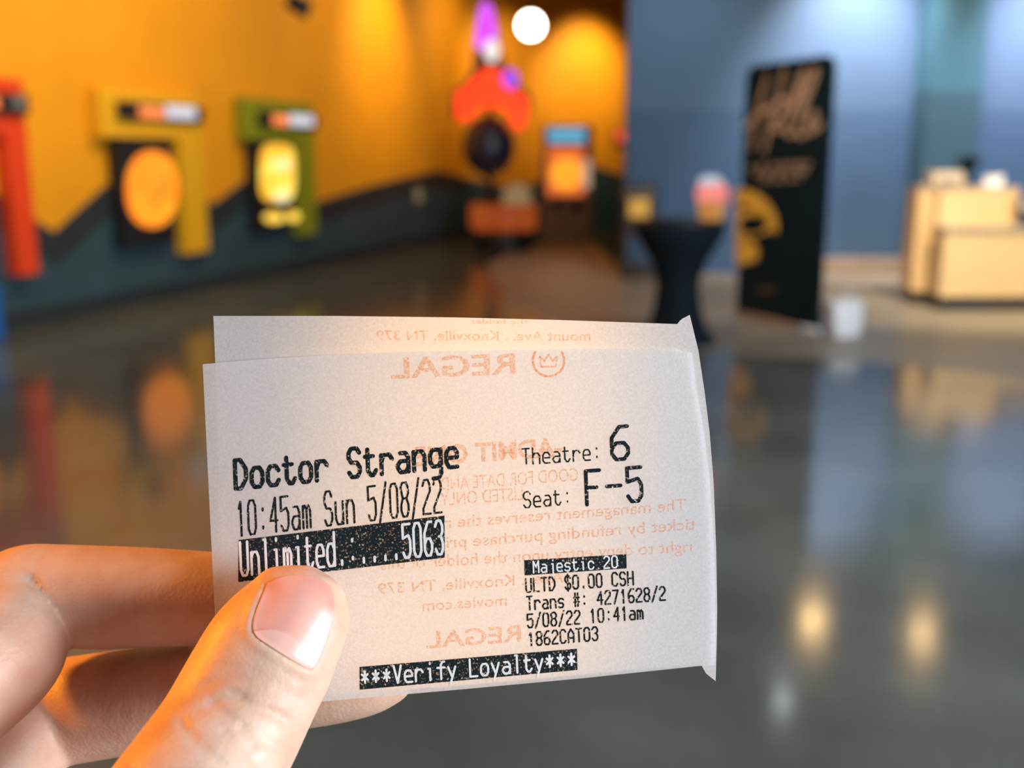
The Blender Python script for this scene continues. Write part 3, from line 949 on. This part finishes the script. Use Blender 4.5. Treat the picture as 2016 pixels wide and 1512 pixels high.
def stroke_text(b, text, x0, y0, x1, y1, cap, sw, off, df=depthf):
    L_, mp = px_line(x0, y0, x1, y1)
    pitch = L_ / len(text)
    gw = pitch * 0.66 / 4.0
    gh = cap / 6.0
    fn = lambda u, v: (lambda q: P(q[0], q[1], df(q[0], q[1]) - off))(mp(u, v))
    for i, ch in enumerate(text):
        if ch == ' ':
            continue
        for pl in parse(ch):
            ribbon(b, [(i * pitch + pitch * 0.14 + gx * gw, gy * gh) for gx, gy in pl], sw, fn)


def quad_px(b, q, off, df=depthf, n=24):
    rows = []
    for j in range(7):
        v = j / 6
        rows.append([])
        for i in range(n + 1):
            u = i / n
            x = (1 - v) * ((1 - u) * q[0][0] + u * q[1][0]) + v * ((1 - u) * q[3][0] + u * q[2][0])
            y = (1 - v) * ((1 - u) * q[0][1] + u * q[1][1]) + v * ((1 - u) * q[3][1] + u * q[2][1])
            rows[-1].append(b.verts.new(P(x, y, df(x, y) - off)))
    for j in range(6):
        for i in range(n):
            b.faces.new((rows[j][i], rows[j][i + 1], rows[j + 1][i + 1], rows[j + 1][i]))
    return b


OFF0, OFF1, OFF2 = 0.000012, 0.00003, 0.00006
right_f = [(1362, 694), (1372, 770), (1386, 850), (1397, 940), (1404, 1040), (1408, 1140), (1409, 1240), (1408, 1309)]
front = coons([(399, 717), (520, 707), (640, 700), (800, 693), (1000, 689), (1200, 687), (1332, 686), (1342, 693), (1362, 694)],
              [(433, 1400), (625, 1382), (900, 1358), (1150, 1335), (1378, 1311), (1408, 1309)],
              [(399, 717), (418, 1110), (433, 1400)], right_f, 120, 70, depthf)
ft = link('movie_ticket', front, paper, None, True)
tag(ft, 'front paper movie ticket printed in black, pinched under the thumb', 'ticket', 'two movie tickets held in the hand')
right_b = [(1358, 620), (1375, 690), (1387, 770), (1397, 850), (1405, 950), (1410, 1080), (1412, 1200), (1411, 1270), (1409, 1341)]
back = coons([(420, 622), (660, 622), (900, 625), (1100, 630), (1334, 638), (1340, 629), (1358, 620)],
             [(445, 1385), (900, 1350), (1150, 1328), (1380, 1308), (1390, 1326), (1409, 1341)],
             [(420, 622), (424, 720), (445, 1385)], right_b, 120, 70, depthb)
bt = link('movie_ticket', back, paper_b, None, True)
tag(bt, 'rear paper movie ticket showing as a blank strip above the front one', 'ticket', 'two movie tickets held in the hand')


def printed(name, spec, parent=ft, m=ink, off=OFF1):
    b = BM()
    for s in spec:
        stroke_text(b, *s, off)
    return link(name, b, m, parent)


printed('film_title', [('Doctor Strange', 460, 963, 907, 918, 56, 8.6)])
printed('showtime_text', [('10:45am Sun 5/08/22', 466, 1056, 874, 1008, 67, 4.4)])
bar = link('price_bar', quad_px(BM(), [(470, 1063), (875, 1015), (876, 1098), (469, 1146)], OFF1), ink_bar, ft)
printed('bar_lettering', [('Unlimited.:....5063', 472, 1134, 877, 1090, 66, 5.0)], bar, cutout, OFF2)
printed('theatre_text', [('Theatre:', 1027, 915, 1186, 904, 31, 3.2), ('6', 1199, 906, 1247, 902, 64, 7.6)])
printed('seat_text', [('Seat:', 1029, 1000, 1128, 992, 31, 3.2), ('F-5', 1150, 994, 1272, 985, 66, 7.6)])
bar = link('cinema_bar', quad_px(BM(), [(1032, 1103), (1233, 1091), (1234, 1119), (1033, 1133)], OFF1), ink_bar, ft)
printed('bar_lettering', [(' Majestic 20 ', 1033, 1129, 1234, 1116, 23, 3.0)], bar, cutout, OFF2)
printed('transaction_text', [('ULTD $0.00 CSH', 1034, 1166, 1250, 1151, 26, 3.6), ('Trans #: 4271628/2', 1036, 1201, 1313, 1181, 26, 3.6), ('5/08/22 10:41am', 1037, 1236, 1269, 1218, 26, 3.6), ('1862CAT03', 1039, 1272, 1180, 1260, 26, 3.6)])
bar = link('loyalty_bar', quad_px(BM(), [(708, 1313), (1136, 1277), (1137, 1319), (708, 1358)], OFF1), ink_bar, ft)
printed('bar_lettering', [('***Verify Loyalty***', 709, 1351, 1137, 1314, 34, 4.2)], bar, cutout, OFF2)

# pale orange print on the reverse side, seen mirrored through the paper
def font_mesh(text, bold=0.0):
    cu = bpy.data.curves.new('tmp_text', 'FONT')
    cu.body = text
    cu.offset = bold
    cu.resolution_u = 3
    o = bpy.data.objects.new('tmp_text', cu)
    COL.objects.link(o)
    me = bpy.data.meshes.new_from_object(o.evaluated_get(bpy.context.evaluated_depsgraph_get()))
    bpy.data.objects.remove(o); bpy.data.curves.remove(cu)
    return me


def reverse_text(name, rows, parent, df, m=orange_ink):
    b = BM()
    for (text, xr, yr, xl, yl, h, bold) in rows:
        me = font_mesh(text, bold)
        if not len(me.vertices):
            continue
        wmax = max(v.co.x for v in me.vertices)
        L_ = math.hypot(xr - xl, yr - yl)
        dx, dy = (xl - xr) / L_, (yl - yr) / L_
        vs = []
        for v in me.vertices:
            u, q = v.co.x / wmax * L_, v.co.y / 0.7 * h
            x, y = xr + dx * u + UPV[0] * q, yr + dy * u + UPV[1] * q
            vs.append(b.verts.new(P(x, y, df(x, y) - OFF0)))
        for p in me.polygons:
            try:
                b.faces.new([vs[k] for k in p.vertices])
            except ValueError:
                pass
        bpy.data.meshes.remove(me)
    return link(name, b, m, parent)


reverse_text('reverse_print', [
    ('-ADMIT ONE-', 1108, 897, 800, 918, 36, 0.03),
    ('GOOD FOR DATE AND', 1140, 946, 868, 966, 26, 0.0), ('LISTED ONLY', 1032, 984, 868, 996, 26, 0.0),
    ('The management reserves the right to', 1352, 1004, 780, 1047, 23, 0.006), ('ticket by refunding purchase price. Man', 1370, 1042, 760, 1088, 23, 0.006), ('right to deny entry upon the holder of this', 1365, 1086, 750, 1122, 23, 0.006),
    ('Ave. . Knoxville, TN 379', 1110, 1146, 745, 1170, 22, 0.008), ('movies.com', 1000, 1192, 832, 1203, 22, 0.008),
    ('REGAL', 1020, 735, 770, 745, 40, 0.02), ('REGAL', 1030, 1262, 840, 1276, 32, 0.02)], ft, depthf)
# ring of the crest beside the big word
b = BM()
ring = [(1080 + 31 * math.cos(a), 710 + 31 * math.sin(a)) for a in [math.radians(-34 + k * 248 / 30) for k in range(31)]]
ribbon(b, ring, 5, lambda x, y: P(x, y, depthf(x, y) - OFF0))
ribbon(b, [(1066, 722), (1063, 702), (1072, 711), (1080, 697), (1088, 711), (1097, 702), (1094, 722), (1066, 722)], 4, lambda x, y: P(x, y, depthf(x, y) - OFF0))
link('reverse_crest', b, orange_ink, ft)
reverse_text('reverse_print', [('the holder', 1040, 638, 925, 637, 10, 0.008), ('mount Ave. . Knoxville, TN 379', 1165, 671, 742, 669, 19, 0.008)], bt, depthb)

# ================================================================== the hand
def skinm():
    m, N, L, b = nodes('skin')
    g = N.new('ShaderNodeNewGeometry')
    n1 = N.new('ShaderNodeTexNoise'); n1.inputs['Scale'].default_value = 120; n1.inputs['Detail'].default_value = 4
    n2 = N.new('ShaderNodeTexVoronoi'); n2.inputs['Scale'].default_value = 1500
    n3 = N.new('ShaderNodeTexNoise'); n3.inputs['Scale'].default_value = 700; n3.inputs['Detail'].default_value = 5
    for n in (n1, n2, n3):
        L.new(g.outputs['Position'], n.inputs['Vector'])
    r = N.new('ShaderNodeValToRGB')
    r.color_ramp.elements[0].position = 0.35; r.color_ramp.elements[1].position = 0.68
    r.color_ramp.elements[0].color = (0.53, 0.305, 0.215, 1); r.color_ramp.elements[1].color = (0.61, 0.41, 0.32, 1)
    L.new(n1.outputs['Fac'], r.inputs['Fac']); L.new(r.outputs[0], b.inputs['Base Color'])
    b.inputs['Roughness'].default_value = 0.48
    b.inputs['Specular IOR Level'].default_value = 0.35
    b.inputs['Subsurface Weight'].default_value = 0.35
    b.inputs['Subsurface Radius'].default_value = (1.0, 0.35, 0.18)
    b.inputs['Subsurface Scale'].default_value = 0.002
    ad = N.new('ShaderNodeMath'); ad.operation = 'ADD'
    L.new(n2.outputs['Distance'], ad.inputs[0]); L.new(n3.outputs['Fac'], ad.inputs[1])
    bp_ = N.new('ShaderNodeBump'); bp_.inputs['Strength'].default_value = 0.22; bp_.inputs['Distance'].default_value = 0.0002
    L.new(ad.outputs[0], bp_.inputs['Height']); L.new(bp_.outputs[0], b.inputs['Normal'])
    return m


MM = 0.001


def C(x, y, z):                                 # millimetres right, up and ahead of the lens
    return CAM + RT * (x * MM) + UP * (y * MM) + FWD * (z * MM)


def finger(b, st, ratio=0.9, n=28, sub=5):      # stations (px, py, depth, half width in px)
    pts = [(*(P(x, y, d)), h * d / F) for x, y, d, h in st]
    sm = smooth_line([tuple(p) for p in pts], sub)
    tube(b, [p[:3] for p in sm], [max(p[3], 0.0004) for p in sm], n, FWD, ratio)


def limb(b, st, n=28, sub=5):                    # stations (x, y, z, r) in millimetres
    sm = smooth_line([(*C(x, y, z), r * MM) for x, y, z, r in st], sub)
    tube(b, [p[:3] for p in sm], [p[3] for p in sm], n)


hb = BM()
# thumb: along / across its axis in the picture
ax = (0.452, -0.892); bx = (0.892, 0.452)
TH = [(122, -24, 6, .1728), (119, -24, 28, .1728), (108, -23, 56, .1727), (92, -22, 78, .1726), (68, -22, 97, .1724), (22, -22, 113, .1718), (-60, -30, 132, .1700), (-150, -33, 137, .1675), (-250, -34, 142, .1640), (-330, -42, 148, .1600), (-408, -46, 160, .1560), (-520, -52, 172, .1520)]
ts = [(590 + ax[0] * a + bx[0] * c, 1240 + ax[1] * a + bx[1] * c, d, h) for a, c, h, d in TH]
finger(hb, ts, 0.80)
limb(hb, [(-46, -62, 153, 12.5), (-55, -73, 148, 14), (-70, -86, 134, 16), (-86, -98, 116, 18), (-100, -108, 100, 18)])
# index finger: curled behind the tickets, its base segment coming back towards the lens
finger(hb, [(672, 1196, .1905, 8), (664, 1196, .1905, 36), (645, 1195, .1905, 58), (600, 1190, .1906, 76), (520, 1183, .1908, 87), (400, 1178, .1910, 92), (300, 1176, .1915, 97), (200, 1176, .1920, 101), (110, 1172, .1925, 100), (55, 1170, .1925, 98), (18, 1185, .1920, 96)], 0.92)
finger(hb, [(30, 1178, .1922, 96), (20, 1230, .1875, 108), (0, 1285, .1815, 122), (-90, 1368, .1745, 126), (-200, 1465, .1670, 132), (-330, 1565, .1600, 145)], 0.95)
# middle finger, its tip showing under the tickets
finger(hb, [(812, 1322, .1905, 8), (806, 1322, .1905, 34), (784, 1324, .1906, 56), (730, 1328, .1908, 78), (640, 1336, .1915, 90), (520, 1348, .1930, 94), (400, 1362, .1950, 98), (250, 1382, .1985, 102), (130, 1400, .2015, 104), (70, 1412, .2020, 102)], 0.92)
limb(hb, [(-88, -63, 202, 9.8), (-93, -67, 192, 10), (-101, -74, 178, 10.8), (-108, -82, 165, 12)])
# ring and little fingers curl below the picture
limb(hb, [(-44, -78, 193, 2), (-46, -78, 193.3, 5.5), (-50, -78.5, 194, 7.6), (-58, -80, 196, 8.6), (-72, -83, 201, 9.2), (-86, -86, 204, 9.5), (-92, -90, 200, 9.4), (-102, -96, 184, 10.2), (-110, -102, 168, 11.5)])
limb(hb, [(-56, -97, 190, 2), (-58, -97, 190.3, 5), (-62, -97.5, 191, 6.6), (-70, -99, 193, 7.4), (-82, -103, 196, 7.9), (-90, -106, 195, 8.0), (-98, -110, 187, 8.4), (-110, -118, 170, 10)])
# palm
limb(hb, [(-101, -61, 160, 11), (-103, -82, 134, 13), (-106, -104, 106, 15), (-110, -118, 88, 17)])
limb(hb, [(-107, -81, 166, 11.5), (-110, -98, 138, 13), (-110, -110, 110, 15), (-110, -120, 88, 17)])
limb(hb, [(-109, -101, 168, 11.5), (-112, -110, 142, 13), (-112, -118, 112, 15), (-112, -124, 88, 17)])
limb(hb, [(-109, -117, 170, 10), (-112, -122, 146, 13), (-112, -126, 114, 15), (-112, -128, 88, 16)])
limb(hb, [(-62, -76, 144, 10), (-80, -78, 142, 9), (-98, -74, 146, 10)])          # web between thumb and index
limb(hb, [(-86, -96, 120, 14), (-98, -106, 118, 15), (-108, -116, 116, 15)])      # heel of the hand
limb(hb, [(-109, -121, 95, 22), (-113, -128, 78, 23), (-124, -140, 40, 26), (-142, -158, -10, 31), (-165, -180, -80, 36), (-180, -195, -130, 38)])
raw = bpy.data.meshes.new('tmp_hand')
bmesh.ops.recalc_face_normals(hb, faces=hb.faces[:])
hb.to_mesh(raw); hb.free()
to = bpy.data.objects.new('tmp_hand', raw)
COL.objects.link(to)
md = to.modifiers.new('r', 'REMESH'); md.mode = 'VOXEL'; md.voxel_size = 0.00062; md.use_smooth_shade = True
ms_ = to.modifiers.new('s', 'SMOOTH'); ms_.factor = 0.5; ms_.iterations = 7
hand = bpy.data.meshes.new_from_object(to.evaluated_get(bpy.context.evaluated_depsgraph_get()))
bpy.data.objects.remove(to); bpy.data.meshes.remove(raw)
hand.name = 'person'


def seg_d(x, y, pl):
    best = 1e9
    for (x0, y0), (x1, y1) in zip(pl, pl[1:]):
        dx, dy = x1 - x0, y1 - y0
        s = max(0, min(1, ((x - x0) * dx + (y - y0) * dy) / (dx * dx + dy * dy)))
        best = min(best, math.hypot(x - x0 - dx * s, y - y0 - dy * s))
    return best


def inside(x, y, pl):
    r = False
    for (x0, y0), (x1, y1) in zip(pl, pl[1:] + pl[:1]):
        if (y0 > y) != (y1 > y) and x < (x1 - x0) * (y - y0) / (y1 - y0) + x0:
            r = not r
    return r


NAIL = smooth_line([(527, 1146), (512, 1180), (500, 1215), (497, 1240), (508, 1258), (540, 1280), (580, 1304), (612, 1318), (625, 1306), (644, 1262), (657, 1215), (661, 1180), (652, 1155), (628, 1138), (590, 1130), (555, 1134), (527, 1146)], 4)[:-1]
CREASE = [([(356, 1420), (385, 1460), (420, 1490), (450, 1520)], 12, 0.46), ([(415, 1385), (440, 1402), (470, 1425), (500, 1468)], 10, 0.34), ([(455, 1362), (500, 1392), (560, 1412)], 10, 0.30), ([(440, 1440), (480, 1472), (520, 1515)], 10, 0.36), ([(480, 1430), (530, 1462), (575, 1490)], 10, 0.28),
          ([(400, 1350), (450, 1330), (520, 1352), (590, 1376)], 11, 0.18), ([(430, 1312), (490, 1320), (560, 1350)], 10, 0.12), ([(390, 1400), (430, 1380), (480, 1372)], 10, 0.22), ([(560, 1420), (590, 1440), (605, 1450)], 10, 0.2)]
CREASE_I = [([(60, 1140), (100, 1190), (135, 1262), (140, 1290)], 8, 0.6)]
for v in hand.vertices:
    x, y, d = proj(v.co)
    if not (-40 < x < 760 and 1050 < y < 1600):
        continue
    off = 0.0
    n = v.normal
    facing = -n.dot(FWD)
    if d < 0.1765 and x > 200 and facing > 0.02:
        dn = seg_d(x, y, NAIL + NAIL[:1])
        if inside(x, y, NAIL):
            off -= 0.00025 * min(1, dn / 10)
        elif x < 520 or y > 1215 + (x - 520) * 0.25:
            off += 0.00030 * math.exp(-((dn - 9) / 9.0) ** 2)
        for pl, wd, am in CREASE:
            q = seg_d(x, y, pl)
            if q < wd * 3:
                off -= am * MM * math.exp(-(q / wd) ** 2)
    elif facing > 0.0 and x < 500:
        for pl, wd, am in CREASE_I:
            q = seg_d(x, y, pl)
            if q < wd * 3:
                off -= am * MM * math.exp(-(q / wd) ** 2)
    if off:
        v.co += n * off * min(1.0, max(0.0, (facing - 0.15) / 0.4))
hand.materials.clear(); hand.materials.append(skinm())
person = bpy.data.objects.new('person', hand)
COL.objects.link(person)
tag(person, 'person reaching in from lower left, bare hand pinching two movie tickets', 'person')
# thumb nail laid on the finger
bvh = BVHTree.FromPolygons([v.co for v in hand.vertices], [p.vertices[:] for p in hand.polygons])


def on_hand(px, py, lift):
    r = ray(px, py).normalized()
    hit, nn, _, _ = bvh.ray_cast(CAM, r)
    return hit - r * lift


def nailm():
    m, N, L, b = nodes('nail')
    g = N.new('ShaderNodeTexCoord'); nz = N.new('ShaderNodeTexNoise'); nz.inputs['Scale'].default_value = 160
    L.new(g.outputs['Object'], nz.inputs['Vector'])
    r = N.new('ShaderNodeValToRGB'); r.color_ramp.elements[0].position = 0.3; r.color_ramp.elements[1].position = 0.7
    r.color_ramp.elements[0].color = (0.62, 0.26, 0.21, 1); r.color_ramp.elements[1].color = (0.70, 0.36, 0.29, 1)
    L.new(nz.outputs['Fac'], r.inputs['Fac']); L.new(r.outputs[0], b.inputs['Base Color'])
    b.inputs['Roughness'].default_value = 0.36
    b.inputs['Subsurface Weight'].default_value = 0.3
    b.inputs['Subsurface Radius'].default_value = (1, 0.4, 0.25)
    b.inputs['Subsurface Scale'].default_value = 0.002
    b.inputs['Coat Weight'].default_value = 0.0
    b.inputs['Coat Roughness'].default_value = 0.2
    return m


cxn = sum(p[0] for p in NAIL) / len(NAIL); cyn = sum(p[1] for p in NAIL) / len(NAIL)


def patch(outline, lift, name, m, parent, cen=None):
    b = BM()
    cxx, cyy = cen or (cxn, cyn)
    rings = []
    for s in (1.0, 0.985, 0.95, 0.88, 0.76, 0.62, 0.46, 0.28, 0.12):
        lf = -0.0002 if s == 1.0 else lift
        rings.append([b.verts.new(on_hand(cxx + (x - cxx) * s, cyy + (y - cyy) * s, lf)) for x, y in outline])
    c = b.verts.new(on_hand(cxx, cyy, lift))
    n = len(outline)
    for A, B in zip(rings, rings[1:]):
        for k in range(n):
            b.faces.new((A[k], A[(k + 1) % n], B[(k + 1) % n], B[k]))
    for k in range(n):
        b.faces.new((rings[-1][k], rings[-1][(k + 1) % n], c))
    return link(name, b, m, parent, True)


nail = patch(NAIL, 0.00022, 'thumb_nail', nailm(), person)
nail['label'] = 'glossy pink thumb nail'
lun = smooth_line([(499, 1243), (515, 1240), (545, 1240), (580, 1256), (604, 1286), (611, 1315), (580, 1301), (540, 1277), (508, 1256), (499, 1243)], 3)[:-1]
lu = patch(lun, 0.00030, 'lunula', mat('pale_nail_base', (0.68, 0.37, 0.31), 0.28, var=0.03, scale=200), nail, (556, 1266))
